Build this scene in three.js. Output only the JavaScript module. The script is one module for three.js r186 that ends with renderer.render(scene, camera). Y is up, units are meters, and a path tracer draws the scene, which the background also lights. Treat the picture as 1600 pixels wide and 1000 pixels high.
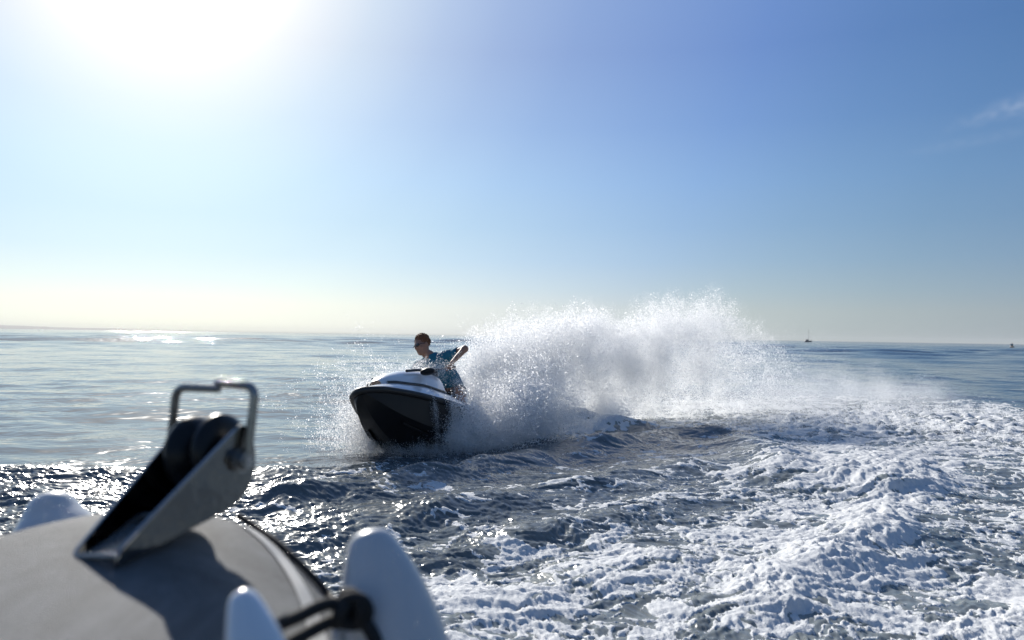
import * as THREE from 'three';
import { mergeGeometries, mergeVertices, toCreasedNormals } from 'three/addons/utils/BufferGeometryUtils.js';
import { RoundedBoxGeometry } from 'three/addons/geometries/RoundedBoxGeometry.js';
import { createNoise2D, createNoise3D } from 'simplex-noise';

// ------------------------------------------------------------------ camera, sky, sun, exposure
const scene = new THREE.Scene();
const EYE = 1.35, F = 1220;                                   // eye above the water; focal length in photo pixels (1600 wide)
const camera = new THREE.PerspectiveCamera(2 * Math.atan(500 / F) * 180 / Math.PI, 1.6, 0.05, 30000);
camera.position.set(0, EYE, 0);
camera.rotation.order = 'YXZ';
camera.rotation.set(Math.atan(25.5 / F), 0, 0.88 * Math.PI / 180);
camera.updateMatrixWorld(true);
camera.focus = 9.5;
camera.userData.fStop = 3.3;

const SUN_AZ = -24.6 * Math.PI / 180, SUN_EL = 26 * Math.PI / 180;
const sunDir = new THREE.Vector3(Math.sin(SUN_AZ) * Math.cos(SUN_EL), Math.sin(SUN_EL), -Math.cos(SUN_AZ) * Math.cos(SUN_EL));
const sun = new THREE.DirectionalLight(new THREE.Color(1, 0.95, 0.87), 5);
sun.position.copy(sunDir).multiplyScalar(60);
sun.castShadow = true;
sun.shadow.mapSize.set(4096, 4096);
Object.assign(sun.shadow.camera, { left: -30, right: 30, top: 30, bottom: -30, near: 1, far: 140 });
scene.add(sun, sun.target);

const renderer = new THREE.WebGLRenderer({ antialias: true });
renderer.toneMapping = THREE.LinearToneMapping;
renderer.toneMappingExposure = 1.25;
renderer.shadowMap.enabled = true;
scene.fog = new THREE.FogExp2(new THREE.Color(0.97, 0.98, 1), 0.000045);

// piecewise linear tables
function table(rows) {
  return (t) => {
    let i = 1;
    while (i < rows.length - 1 && t > rows[i][0]) i++;
    const a = rows[i - 1], b = rows[i];
    let k = Math.min(1, Math.max(0, (t - a[0]) / (b[0] - a[0])));
    return a.length === 2 ? a[1] + (b[1] - a[1]) * k : [1, 2, 3].map((c) => a[c] + (b[c] - a[c]) * k);
  };
}
const lin = (c) => (c <= 0.04045 ? c / 12.92 : Math.pow((c + 0.055) / 1.055, 2.4));
const smooth = (a, b, x) => { const t = Math.min(1, Math.max(0, (x - a) / (b - a))); return t * t * (3 - 2 * t); };
const lerp = (a, b, t) => a + (b - a) * t;
function rng(seed) { let s = seed | 0; return () => { s = (s + 0x6d2b79f5) | 0; let t = Math.imul(s ^ (s >>> 15), 1 | s); t = (t + Math.imul(t ^ (t >>> 7), 61 | t)) ^ t; return ((t ^ (t >>> 14)) >>> 0) / 4294967296; }; }
const gaussOf = (r) => () => { let s = 0; for (let i = 0; i < 6; i++) s += r(); return (s - 3) * 1.414; };
const n2 = createNoise2D(rng(11)), n3 = createNoise3D(rng(23));

{
  // radiance of a clear late-day sky: by angle from the sun, plus a pale haze near the horizon
  const P = table([[0, 7, 7, 6.7], [4, 3.6, 3.6, 3.5], [7, 1.25, 1.27, 1.27], [9, 0.97, 1.0, 1.03], [11, 0.82, 0.89, 0.98], [13.5, 0.66, 0.77, 0.92], [18, 0.47, 0.595, 0.83], [22, 0.36, 0.485, 0.76], [27, 0.272, 0.4, 0.705], [33, 0.212, 0.34, 0.66], [39, 0.158, 0.285, 0.61], [46, 0.118, 0.24, 0.515], [53, 0.094, 0.208, 0.45], [65, 0.074, 0.17, 0.385], [90, 0.07, 0.15, 0.34], [130, 0.08, 0.16, 0.34], [180, 0.085, 0.165, 0.34]]);
  const H = table([[0, 0.6, 0.5, 0.09], [2, 0.56, 0.49, 0.11], [3.5, 0.43, 0.43, 0.15], [5.5, 0.3, 0.345, 0.18], [8, 0.2, 0.26, 0.17], [11, 0.13, 0.19, 0.16], [15, 0.05, 0.08, 0.08], [20, 0, 0, 0], [90, 0, 0, 0]]);
  const Q = table([[0, 1.1], [12, 1.34], [24, 1.26], [32, 1.02], [43, 0.76], [53, 0.58], [61, 0.48], [75, 0.46], [100, 0.54], [180, 0.6]]);
  const W = 2048, Hh = 1024, data = new Float32Array(W * Hh * 4);
  for (let j = 0; j < Hh; j++) {
    const el = ((j + 0.5) / Hh - 0.5) * Math.PI, y = Math.sin(el), elD = Math.max(0, el * 180 / Math.PI);
    const h = H(elD), glow = 1 + 0.1 * smooth(6, 0, elD), dim = 1 - 0.3 * smooth(20, 90, elD);
    for (let i = 0; i < W; i++) {
      const az = ((i + 0.5) / W - 0.5) * 2 * Math.PI, x = Math.cos(az) * Math.cos(el), z = Math.sin(az) * Math.cos(el);
      const th = Math.acos(Math.min(1, Math.max(-1, x * sunDir.x + y * sunDir.y + z * sunDir.z))) * 180 / Math.PI;
      const p = P(th), q = Q(th), o = (j * W + i) * 4;
      // a thin wisp of cirrus: azimuth from straight ahead, degrees
      const azD = Math.atan2(x, -z) * 180 / Math.PI;
      let cl = 0;
      if (azD > 26 && azD < 44 && elD > 9 && elD < 18) {
        const u = azD - 33, v = elD - (14.6 + u * 0.32 + 0.25 * n2(azD * 0.35, 3.3));
        cl = 0.3 * Math.exp(-v * v / (0.12 + 0.05 * Math.max(0, u + 3))) * smooth(-5, 0.5, u) * (1 - smooth(6, 11, u)) * (0.55 + 0.45 * n2(azD * 1.1 + elD * 0.7, elD * 2.6 - azD * 0.75));
        const v2 = elD - (12.9 + u * 0.1);
        cl += 0.08 * Math.exp(-v2 * v2 / 0.1) * smooth(-7, -4, u) * (1 - smooth(-1, 2, u)) * (0.6 + 0.4 * n2(azD * 0.9, elD * 3));
        cl = Math.max(0, cl);
      }
      for (let c = 0; c < 3; c++) {
        const clear = p[c] * dim + h[c] * q * lerp(1, glow, smooth(44, 26, th)) + (c === 2 ? 0.09 * smooth(46, 26, th) * smooth(9, 0, elD) : 0);
        data[o + c] = 0.8 * (clear + (0.72 - clear * 0.6) * cl * 0.8);
      }
      data[o + 3] = 1;
    }
  }
  const t = new THREE.DataTexture(data, W, Hh, THREE.RGBAFormat, THREE.FloatType);
  t.mapping = THREE.EquirectangularReflectionMapping;
  t.magFilter = THREE.LinearFilter; t.needsUpdate = true;
  scene.background = t; scene.environment = t;
}

// ------------------------------------------------------------------ helpers
const V = (x, y, z) => new THREE.Vector3(x, y, z);
// a photo pixel at a depth, as a point of the world; and where that pixel's sight meets the calm water
function at(px, py, depth) { return V((px - 800) / F * depth, (500 - py) / F * depth, -depth).applyMatrix4(camera.matrixWorld); }
function ground(px, py, y = 0) { const p = at(px, py, 1).sub(camera.position); const k = (y - EYE) / p.y; return p.multiplyScalar(k).add(camera.position); }
const used = {};
function numbered(name) { const n = used[name] = (used[name] ?? -1) + 1; return n ? name + '_' + String(n).padStart(3, '0') : name; }
function shadows(o) { o.traverse((m) => { if (m.isMesh) { m.castShadow = true; m.receiveShadow = true; } }); return o; }
function tag(o, label, category, group, kind) {
  o.userData.label = label; o.userData.category = category;
  if (group) o.userData.group = group;
  if (kind) o.userData.kind = kind;
  return o;
}
function thing(name, label, category) { const g = new THREE.Group(); g.name = numbered(name); scene.add(g); return tag(g, label, category); }
function part(name, geo, mat, parent) { const m = new THREE.Mesh(geo, mat); m.name = name; m.castShadow = m.receiveShadow = true; parent.add(m); return m; }
function geoOf(pos, idx, uv) {
  const g = new THREE.BufferGeometry();
  g.setAttribute('position', new THREE.BufferAttribute(pos instanceof Float32Array ? pos : new Float32Array(pos), 3));
  if (uv) g.setAttribute('uv', new THREE.BufferAttribute(uv instanceof Float32Array ? uv : new Float32Array(uv), 2));
  g.setIndex(new THREE.BufferAttribute(idx instanceof Uint32Array ? idx : new Uint32Array(idx), 1));
  return g;
}
// skin over rings of points (all rings alike in number)
function loft(rings, closed = false, caps = true, crease = 0) {
  const n = rings[0].length, pos = [], idx = [], uv = [];
  rings.forEach((r, i) => r.forEach((p, j) => { pos.push(p.x, p.y, p.z); uv.push(j / n, i / rings.length); }));
  const m = closed ? n : n - 1;
  for (let i = 0; i < rings.length - 1; i++) for (let j = 0; j < m; j++) {
    const a = i * n + j, b = i * n + (j + 1) % n, c = a + n, d = b + n;
    idx.push(a, b, c, b, d, c);
  }
  if (caps && closed) for (const e of [0, rings.length - 1]) {
    const c = rings[e].reduce((s, p) => s.add(p), V(0, 0, 0)).divideScalar(n), k = pos.length / 3;
    pos.push(c.x, c.y, c.z); uv.push(0.5, 0.5);
    for (let j = 0; j < n; j++) { const a = e * n + j, b = e * n + (j + 1) % n; idx.push(...(e ? [a, b, k] : [b, a, k])); }
  }
  let g = geoOf(pos, idx, uv);
  g.computeVertexNormals();
  return crease ? toCreasedNormals(g, crease) : g;
}
function tube(points, r, seg = 60, radial = 8) { return new THREE.TubeGeometry(new THREE.CatmullRomCurve3(points, false, 'centripetal'), seg, r, radial, false); }
// joins geometries of any make
function join(list) {
  return mergeGeometries(list.map((g) => {
    const h = g.index ? g.toNonIndexed() : g;
    const o = new THREE.BufferGeometry();
    o.setAttribute('position', h.attributes.position); o.setAttribute('normal', h.attributes.normal);
    o.setAttribute('uv', h.attributes.uv ?? new THREE.BufferAttribute(new Float32Array(h.attributes.position.count * 2), 2));
    return o;
  }));
}
// surface of a distance field (naive surface nets)
function netted(f, lo, hi, cell, uvScale = 1) {
  const nx = Math.ceil((hi.x - lo.x) / cell) + 1, ny = Math.ceil((hi.y - lo.y) / cell) + 1, nz = Math.ceil((hi.z - lo.z) / cell) + 1;
  const v = new Float32Array(nx * ny * nz), id = new Int32Array(nx * ny * nz).fill(-1), at3 = (i, j, k) => i + nx * (j + ny * k);
  for (let k = 0; k < nz; k++) for (let j = 0; j < ny; j++) for (let i = 0; i < nx; i++) v[at3(i, j, k)] = f(lo.x + i * cell, lo.y + j * cell, lo.z + k * cell);
  const pos = [], idx = [], uv = [], nor = [];
  const E = [[0, 1], [2, 3], [4, 5], [6, 7], [0, 2], [1, 3], [4, 6], [5, 7], [0, 4], [1, 5], [2, 6], [3, 7]];
  for (let k = 0; k < nz - 1; k++) for (let j = 0; j < ny - 1; j++) for (let i = 0; i < nx - 1; i++) {
    const c = []; let m = 0;
    for (let q = 0; q < 8; q++) { c.push(v[at3(i + (q & 1), j + (q >> 1 & 1), k + (q >> 2))]); if (c[q] < 0) m++; }
    if (m === 0 || m === 8) continue;
    let x = 0, y = 0, z = 0, n = 0;
    for (const [a, b] of E) if ((c[a] < 0) !== (c[b] < 0)) {
      const t = c[a] / (c[a] - c[b]);
      x += lerp(a & 1, b & 1, t); y += lerp(a >> 1 & 1, b >> 1 & 1, t); z += lerp(a >> 2, b >> 2, t); n++;
    }
    id[at3(i, j, k)] = pos.length / 3;
    const X = lo.x + (i + x / n) * cell, Y = lo.y + (j + y / n) * cell, Z = lo.z + (k + z / n) * cell, e = cell * 0.5;
    pos.push(X, Y, Z); uv.push(X * uvScale, (Z - Y * 0.6) * uvScale);
    const g = V(f(X + e, Y, Z) - f(X - e, Y, Z), f(X, Y + e, Z) - f(X, Y - e, Z), f(X, Y, Z + e) - f(X, Y, Z - e)).normalize();
    nor.push(g.x, g.y, g.z);
  }
  const quad = (a, b, c, d, flip) => { if (a < 0 || b < 0 || c < 0 || d < 0) return; if (flip) idx.push(a, c, b, a, d, c); else idx.push(a, b, c, a, c, d); };
  for (let k = 1; k < nz - 1; k++) for (let j = 1; j < ny - 1; j++) for (let i = 1; i < nx - 1; i++) {
    const s = v[at3(i, j, k)] < 0;
    if (s !== v[at3(i + 1, j, k)] < 0) quad(id[at3(i, j - 1, k - 1)], id[at3(i, j, k - 1)], id[at3(i, j, k)], id[at3(i, j - 1, k)], !s);
    if (s !== v[at3(i, j + 1, k)] < 0) quad(id[at3(i - 1, j, k - 1)], id[at3(i - 1, j, k)], id[at3(i, j, k)], id[at3(i, j, k - 1)], !s);
    if (s !== v[at3(i, j, k + 1)] < 0) quad(id[at3(i - 1, j - 1, k)], id[at3(i, j - 1, k)], id[at3(i, j, k)], id[at3(i - 1, j, k)], !s);
  }
  const g = geoOf(pos, idx, uv);
  g.setAttribute('normal', new THREE.BufferAttribute(new Float32Array(nor), 3));
  return g;
}
// distance to a tapered capsule, and a smooth minimum
function cone(x, y, z, a, b, ra, rb) {
  const dx = b.x - a.x, dy = b.y - a.y, dz = b.z - a.z, px = x - a.x, py = y - a.y, pz = z - a.z;
  const t = Math.min(1, Math.max(0, (px * dx + py * dy + pz * dz) / (dx * dx + dy * dy + dz * dz + 1e-9)));
  return Math.hypot(px - dx * t, py - dy * t, pz - dz * t) - (ra + (rb - ra) * t);
}
function smin(a, b, k) { const h = Math.max(k - Math.abs(a - b), 0) / k; return Math.min(a, b) - h * h * k * 0.25; }
function bones(list, k) { return (x, y, z) => { let d = 1e3; for (const [a, b, ra, rb] of list) d = smin(d, cone(x, y, z, a, b, ra, rb), k); return d; }; }
function ball(x, y, z, c, rx, ry, rz) { const k = Math.hypot((x - c.x) / rx, (y - c.y) / ry, (z - c.z) / rz); return (k - 1) * Math.min(rx, ry, rz); }
const std = (o) => new THREE.MeshPhysicalMaterial(o);
const rgb = (r, g, b) => new THREE.Color().setRGB(r, g, b);

function dataTexture(size, f, srgb = false) {
  const d = new Uint8Array(size * size * 4);
  for (let j = 0; j < size; j++) for (let i = 0; i < size; i++) { const c = f(i / size, j / size); for (let k = 0; k < 3; k++) d[(j * size + i) * 4 + k] = Math.max(0, Math.min(255, c[k] * 255)); d[(j * size + i) * 4 + 3] = 255; }
  const t = new THREE.DataTexture(d, size, size, THREE.RGBAFormat);
  t.wrapS = t.wrapT = THREE.RepeatWrapping; t.magFilter = THREE.LinearFilter; t.minFilter = THREE.LinearMipmapLinearFilter; t.needsUpdate = true;
  if (srgb) t.colorSpace = THREE.SRGBColorSpace;
  return t;
}

// ------------------------------------------------------------------ the sea
// plan coordinates that keep fine things fine near the boat: bearing and log distance
const bearing = (x, z) => x / Math.max(0.3, -z), logd = (x, z) => Math.log(Math.max(0.3, Math.hypot(x, z)));
const foamPoints = [
  [0, 560, 0], [300, 600, 0], [0, 680, 0], [300, 700, 0], [450, 660, 0], [520, 690, 0.02], [650, 560, 0], [560, 610, 0], [640, 615, 0], [720, 615, 0], [760, 600, 0], [600, 580, 0], [480, 620, 0], [560, 650, 0], [820, 585, 0], [900, 600, 0.1], [1000, 560, 0], [1350, 570, 0], [1590, 580, 0],
  [0, 770, 0.05], [150, 830, 0.06], [300, 760, 0.06], [420, 760, 0.1], [420, 860, 0.16], [520, 800, 0.14], [540, 760, 0.2], [600, 735, 0.395], [680, 725, 0.22], [720, 712, 0.04], [760, 690, 0.06], [560, 715, 0.1], [640, 715, 0.27],
  [830, 686, 0.16], [860, 650, 0.95], [900, 632, 0.874], [800, 645, 0.4], [960, 648, 0.36], [1000, 632, 0.44], [640, 770, 0.22], [700, 770, 0.195], [800, 735, 0.195], [900, 700, 0.195], [1000, 685, 0.2], [1000, 740, 0.295], [900, 780, 0.27], [800, 800, 0.17],
  [1100, 690, 0.16], [1150, 710, 0.27], [1190, 655, 0.48], [1100, 640, 0.56], [1250, 660, 0.688], [1400, 655, 0.656], [1550, 655, 0.624], [1500, 632, 0.44], [1300, 625, 0.4], [1600, 622, 0.15], [1450, 612, 0.02], [1100, 615, 0.2],
  [1250, 720, 0.688], [1350, 740, 0.906], [1430, 750, 0.924], [1380, 830, 0.91], [1300, 880, 0.896], [1220, 800, 0.624], [1100, 800, 0.44], [1150, 850, 0.64], [1200, 950, 0.874], [1130, 760, 0.458], [1000, 830, 0.42], [850, 840, 0.27], [720, 860, 0.2], [640, 880, 0.39], [560, 850, 0.2],
  [800, 885, 0.52], [900, 875, 0.624], [1000, 900, 0.676], [720, 940, 0.728], [850, 950, 0.728], [1000, 960, 0.52], [1100, 985, 0.416], [600, 960, 0.52], [1550, 760, 0.336], [1500, 850, 0.368], [1450, 930, 0.603], [1580, 950, 0.686], [1340, 985, 0.52], [1580, 710, 0.544], [1500, 700, 0.6],
  [820, 664, 0.85], [880, 658, 1], [930, 662, 0.9], [1010, 664, 0.4], [900, 640, 0.95],
].map(([px, py, f]) => { const p = ground(px, py); return [bearing(p.x, p.z), logd(p.x, p.z), f]; });
function foamShare(x, z) {
  if (z > -1) return 0.4 * smooth(2.5, 0, z);
  const u = bearing(x, z), v = logd(x, z);
  let s = 1e-9, w = 1e-9 * 0;
  for (const [a, b, f] of foamPoints) {
    const du = (u - a) / 0.055, dv = (v - b) / 0.085, k = 1 / (0.15 + du * du + dv * dv), q = k * k;
    s += q; w += q * f;
  }
  let r = w / s;
  r *= 1 - smooth(19, 23, Math.hypot(x, z) - Math.max(0, x - 6) * 0.3);
  return r;
}
// wake crests: lines on the water with height and width
const crests = [
  [[[-200, 752], [0, 746], [250, 744], [450, 742], [640, 726], [760, 704], [870, 684]], 0.07, 0.3],
  [[[300, 800], [450, 782], [560, 768], [720, 742], [850, 716], [960, 692], [1060, 678]], 0.13, 0.3],
  [[[430, 850], [560, 826], [700, 802], [850, 776], [1000, 748], [1130, 722]], 0.08, 0.26],
  [[[560, 890], [720, 860], [850, 836], [960, 806], [1060, 778]], 0.06, 0.22],
  [[[760, 682], [820, 670], [880, 664], [930, 667], [975, 676]], 0.19, 0.42],
  [[[970, 672], [1060, 674], [1150, 680], [1215, 700]], 0.12, 0.45],
  [[[1120, 690], [1200, 715], [1260, 760]], 0.12, 0.4],
  [[[1300, 700], [1400, 740], [1425, 770], [1380, 830], [1300, 890], [1220, 950], [1180, 1010]], 0.085, 0.36],
  [[[1290, 745], [1370, 765], [1430, 775]], 0.07, 0.3],
  [[[690, 712], [760, 690], [800, 676]], -0.12, 0.3],
  [[[640, 950], [800, 930], [960, 900], [1100, 860]], 0.05, 0.25],
].map(([line, h, w]) => { const c = new THREE.CatmullRomCurve3(line.map(([px, py]) => ground(px, py))).getPoints(40); return { c, h, w, lo: c.reduce((a, p) => V(Math.min(a.x, p.x), 0, Math.min(a.z, p.z)), V(1e9, 0, 1e9)), hi: c.reduce((a, p) => V(Math.max(a.x, p.x), 0, Math.max(a.z, p.z)), V(-1e9, 0, -1e9)) }; });
function crestHeight(x, z) {
  let h = 0;
  for (const { c, h: H, w, lo, hi } of crests) {
    if (x < lo.x - 3 * w || x > hi.x + 3 * w || z < lo.z - 3 * w || z > hi.z + 3 * w) continue;
    let best = 1e9, where = 0;
    for (let i = 0; i < c.length - 1; i++) {
      const a = c[i], b = c[i + 1], dx = b.x - a.x, dz = b.z - a.z, t = Math.min(1, Math.max(0, ((x - a.x) * dx + (z - a.z) * dz) / (dx * dx + dz * dz)));
      const d = (x - a.x - dx * t) ** 2 + (z - a.z - dz * t) ** 2;
      if (d < best) { best = d; where = (i + t) / (c.length - 1); }
    }
    const e = Math.sin(Math.PI * Math.min(1, Math.max(0, where))), wob = 1 + 0.35 * n2(x * 1.1 + 5, z * 1.1);
    h += H * wob * Math.exp(-best / (w * w)) * Math.min(1, 0.25 + 1.6 * e);
  }
  return h;
}
const waves = [];
{
  const r = rng(5);
  for (let i = 0; i < 46; i++) {
    const L = 0.26 * Math.pow(19, i / 45), dir = (r() - 0.5) * 1.7 + 0.2 + Math.PI / 2, k = 2 * Math.PI / L;
    waves.push({ kx: Math.cos(dir) * k, kz: Math.sin(dir) * k, a: 0.0165 * (0.45 + 0.55 * smooth(0.25, 0.9, L)) * (1 - 0.35 * smooth(2, 4, L)) * L / (2 * Math.PI) * (0.6 + 0.8 * r()), p: r() * 6.28, L, near: 1 });
  }
  for (let i = 0; i < 22; i++) {
    const L = 5 * Math.pow(5, i / 21), dir = (r() - 0.5) * 1.6 + 0.1 + Math.PI / 2, k = 2 * Math.PI / L;
    waves.push({ kx: Math.cos(dir) * k, kz: Math.sin(dir) * k, a: Math.min(0.06, 0.05 * L / (2 * Math.PI)) * (0.6 + 0.8 * r()), p: r() * 6.28, L, near: 0 });
  }
}
// how choppy: the stirred water near the boat and in the wake, calm beyond
const chopPoints = [
  [0, 600, 0], [300, 650, 0], [0, 715, 0.05], [450, 700, 0.12], [300, 722, 0.1], [500, 680, 0.08], [540, 720, 0.35], [0, 756, 1.15], [250, 754, 1.15], [420, 760, 1.1], [200, 840, 1.1], [420, 850, 1], [560, 780, 0.75], [650, 740, 0.7], [720, 712, 0.35], [780, 690, 0.3], [860, 670, 0.8], [960, 670, 0.9], [700, 790, 0.65], [900, 760, 0.6], [1000, 700, 0.5], [1100, 700, 0.5], [1100, 660, 1], [900, 640, 1.2], [800, 645, 0.8],
  [1300, 660, 1.3], [1500, 660, 1.3], [1500, 625, 0.6], [1500, 595, 0.1], [1300, 590, 0.15], [1000, 590, 0.1], [700, 560, 0], [1200, 560, 0], [1600, 560, 0], [1350, 760, 1.1], [1550, 760, 0.7], [1500, 880, 0.7], [1100, 850, 0.8], [800, 880, 0.9], [800, 980, 0.7], [1200, 980, 0.8],
].map(([px, py, f]) => { const p = ground(px, py); return [bearing(p.x, p.z), logd(p.x, p.z), f]; });
function chopShare(x, z) {
  if (z > -1) return 0.5 * smooth(2.5, 0, z);
  const u = bearing(x, z) + 0.03 * n2(x * 0.7 + 9, z * 0.7), v = logd(x, z) + 0.045 * n2(x * 0.45, z * 0.45 + 5) + 0.025 * n2(x * 1.7, z * 1.7);
  let s = 1e-9, w = 0;
  for (const [a, b, f] of chopPoints) { const du = (u - a) / 0.09, dv = (v - b) / 0.08, k = 1 / (0.15 + du * du + dv * dv), q = k * k; s += q; w += q * f; }
  return w / s * (1 - smooth(20, 26, Math.hypot(x, z)));
}
const ridge = (a, b) => 1 - Math.abs(n2(a, b)) * 1.5;
function seaHeight(x, z, step, chop, foam) {
  let h = 0;
  const ruffled = smooth(30, 140, Math.hypot(x, z));
  for (const w of waves) { const q = w.L / (step * 3.2); if (q > 1) h += w.a * Math.min(1, q - 1) * (w.near ? 1 + 1.3 * ruffled : 0.04 + 0.96 * ruffled) * Math.sin(w.kx * x + w.kz * z + w.p); }
  if (chop > 0.01) {
    h += crestHeight(x, z);
    const wx = x + 0.12 * n2(x * 1.3, z * 1.3 + 9), wz = z + 0.12 * n2(x * 1.3 + 40, z * 1.3);
    const wu = 0.91 * wx - 0.42 * wz, wv = 0.42 * wx + 0.91 * wz;
    h += chop * (0.012 * n2(wu * 0.6, wv * 1.2 + 3) + 0.009 * ridge(wu * 1.1 + 7, wv * 2.9) + 0.012 * n2(wu * 2.6, wv * 5.6) + 0.0075 * ridge(wu * 4.6, wv * 9.6) + 0.0062 * n2(wu * 13, wv * 19 + 4) + 0.0038 * n2(wu * 29, wv * 37));
    if (foam > 0.6) { const m = smooth(0.7, 1, foam), far = smooth(9, 13, -z); h += m * (0.032 * Math.abs(n2(x * 3.6 + 3, z * 4.0)) + 0.03 * Math.abs(n2(x * 1.7 + 30, z * 2.0))) + far * chop * 0.05 * Math.abs(n2(x * 2.1 + 8, z * 1.6)); }
  }
  return h;
}
const sea = { rows: [], cols: [] };
{
  for (let r = 0.25; r < 9000;) { sea.rows.push(r); r += r < 2.1 ? 0.07 : r < 6 ? 0.0145 : r < 14 ? lerp(0.0145, 0.034, (r - 6) / 8) : r < 25 ? lerp(0.034, 0.12, (r - 14) / 11) : Math.max(0.12, r * 0.0088); }
  const dense = 38 * Math.PI / 180;
  for (let i = 0; i <= 720; i++) sea.cols.push(-dense + 2 * dense * i / 720);
  for (let i = 1; i < 56; i++) sea.cols.push(dense + (2 * Math.PI - 2 * dense) * i / 56);
}
let foamGeo;
{
  const R = sea.rows.length, C = sea.cols.length, pos = new Float32Array(R * C * 3), uv = new Float32Array(R * C * 2), col = new Float32Array(R * C * 3), fh = new Float32Array(R * C).fill(-1);
  for (let i = 0; i < R; i++) {
    const r = sea.rows[i], step = Math.max((sea.rows[Math.min(R - 1, i + 1)] - r), r * 0.0017);
    for (let j = 0; j < C; j++) {
      const a = sea.cols[j], x = r * Math.sin(a), z = -r * Math.cos(a), k = i * C + j, coarse = j > 720;
      let chop = 0, foam = 0, soft = 0;
      if (r < 30) { chop = chopShare(x, z); foam = foamShare(x, z); }
      const h = seaHeight(x, z, coarse ? Math.max(step, r * 0.09) : step, coarse ? 0 : chop, foam);
      pos[3 * k] = x; pos[3 * k + 1] = h; pos[3 * k + 2] = z;
      uv[2 * k] = x / 3.7; uv[2 * k + 1] = z / 3.7;
      if (!coarse && r < 26 && r > 1.2 && foam > 0.03) {
        const wx = x + 0.09 * n2(x * 2.1, z * 2.1 + 90) + 0.03 * n2(x * 6, z * 6), wz = z + 0.09 * n2(x * 2.1 + 55, z * 2.1) + 0.03 * n2(x * 6 + 9, z * 6);
        const su = 0.91 * wx - 0.42 * wz, sv = 0.42 * wx + 0.91 * wz;
        // streaks and lace: stretched patches with holes, and thin threads
        const patch = 0.42 * n2(su * 0.8, sv * 2.0) + 0.4 * n2(su * 2.1 + 8, sv * 4.6) + 0.36 * n2(su * 5.2, sv * 10 + 5) + 0.26 * n2(su * 12, sv * 21) + 0.14 * n2(su * 31, sv * 46);
        const lace = Math.abs(n2(su * 1.9 + 70, sv * 4.2) + 0.4 * n2(su * 5.5 + 3, sv * 9)) * 0.8 + 0.3 * Math.abs(n2(wx * 6.1 + 20, wz * 7.3));
        const n = Math.min(1 / (1 + Math.exp(-3.0 * patch)), 0.07 + 2.5 * lace);
        const over = foam * 0.98 - n;
        const bubbly = 0.0028 * n2(x * 26, z * 26) + 0.0016 * n2(x * 61, z * 61);
        fh[k] = h + Math.min(0.01, over * 0.022) + (over > 0 ? bubbly * Math.min(1, over * 6) + smooth(0.12, 0.6, over) * (0.14 + 0.5 * smooth(0.75, 1, foam)) * (0.02 * Math.abs(n2(x * 5.5, z * 6.5)) + 0.014 * Math.abs(n2(x * 12, z * 14)) + 0.008 * Math.abs(n2(x * 25, z * 29))) : 0);
        if (over < -0.09) fh[k] = -2;
        soft = smooth(-0.34, 0.04, over) * Math.min(1, foam * 1.4);
      } else fh[k] = -2;
      const air = Math.min(1, 0.4 * Math.min(1, chop) + 0.3 * foam + 0.42 * soft);
      col[3 * k] = lerp(0.012, 0.27, air); col[3 * k + 1] = lerp(0.024, 0.29, air); col[3 * k + 2] = lerp(0.04, 0.275, air);
    }
  }
  const idx = new Uint32Array((R - 1) * C * 6 + C * 3); let q = 0;
  for (let i = 0; i < R - 1; i++) for (let j = 0; j < C; j++) {
    const a = i * C + j, b = i * C + (j + 1) % C, c = a + C, d = b + C;
    idx[q++] = a; idx[q++] = b; idx[q++] = c; idx[q++] = b; idx[q++] = d; idx[q++] = c;
  }
  for (let j = 1; j < C - 1; j++) { idx[q++] = 0; idx[q++] = j + 1; idx[q++] = j; }
  const g = geoOf(pos, idx.subarray(0, q), uv);
  g.setAttribute('color', new THREE.BufferAttribute(col, 3));
  g.computeVertexNormals();
  // wavelets too fine for the sheet, as normals
  const r = rng(77), small = [];
  for (let i = 0; i < 90; i++) {
    const L = Math.pow(r(), 1.4) * 34 + 3, an = r() * 6.283, kx = Math.round(Math.cos(an) * L * 0.75), ky = Math.round(Math.sin(an) * L * 1.15), k = Math.hypot(kx, ky) || 1;
    small.push([kx * 2 * Math.PI, ky * 2 * Math.PI, 0.055 / k / Math.sqrt(1 + k / 30) / (2 * Math.PI), r() * 6.28]);
  }
  const ripples = dataTexture(1024, (u, v) => {
    let sx = 0, sy = 0;
    for (const [kx, ky, a, p] of small) { const c = a * Math.cos(kx * u + ky * v + p); sx += c * kx; sy += c * ky; }
    const n = Math.hypot(sx, sy, 1);
    return [0.5 - 0.5 * sx / n, 0.5 - 0.5 * sy / n, 0.5 + 0.5 / n];
  });
  // the finest ripples blur what the water mirrors: rougher where it is stirred (plan map, 40 m square)
  const roughs = dataTexture(512, (u, v) => { const c = 0.065 + 0.125 * Math.min(1, chopShare(u * 40 - 20, v * 40 - 38)); return [c, c, c]; });
  roughs.wrapS = roughs.wrapT = THREE.ClampToEdgeWrapping; roughs.channel = 1;
  const plan = new Float32Array(R * C * 2);
  for (let k = 0; k < R * C; k++) { plan[2 * k] = Math.min(1, Math.max(0, (pos[3 * k] + 20) / 40)); plan[2 * k + 1] = Math.min(1, Math.max(0, (pos[3 * k + 2] + 38) / 40)); }
  g.setAttribute('uv1', new THREE.BufferAttribute(plan, 2));
  const bands = [[7.6, 0.28], [14, 0.07], [26, 0.12], [45, 0.17], [90, 0.18], [130, 0.19], [180, 0.2], [240, 0.215], [320, 0.235], [430, 0.26], [600, 0.3], [900, 0.36], [1e9, 0.45]];
  const water = bands.map(([, k]) => std({ color: 0xffffff, vertexColors: true, roughness: 1, roughnessMap: roughs, ior: 1.33, normalMap: ripples, normalScale: new THREE.Vector2(k, k) }));
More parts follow.
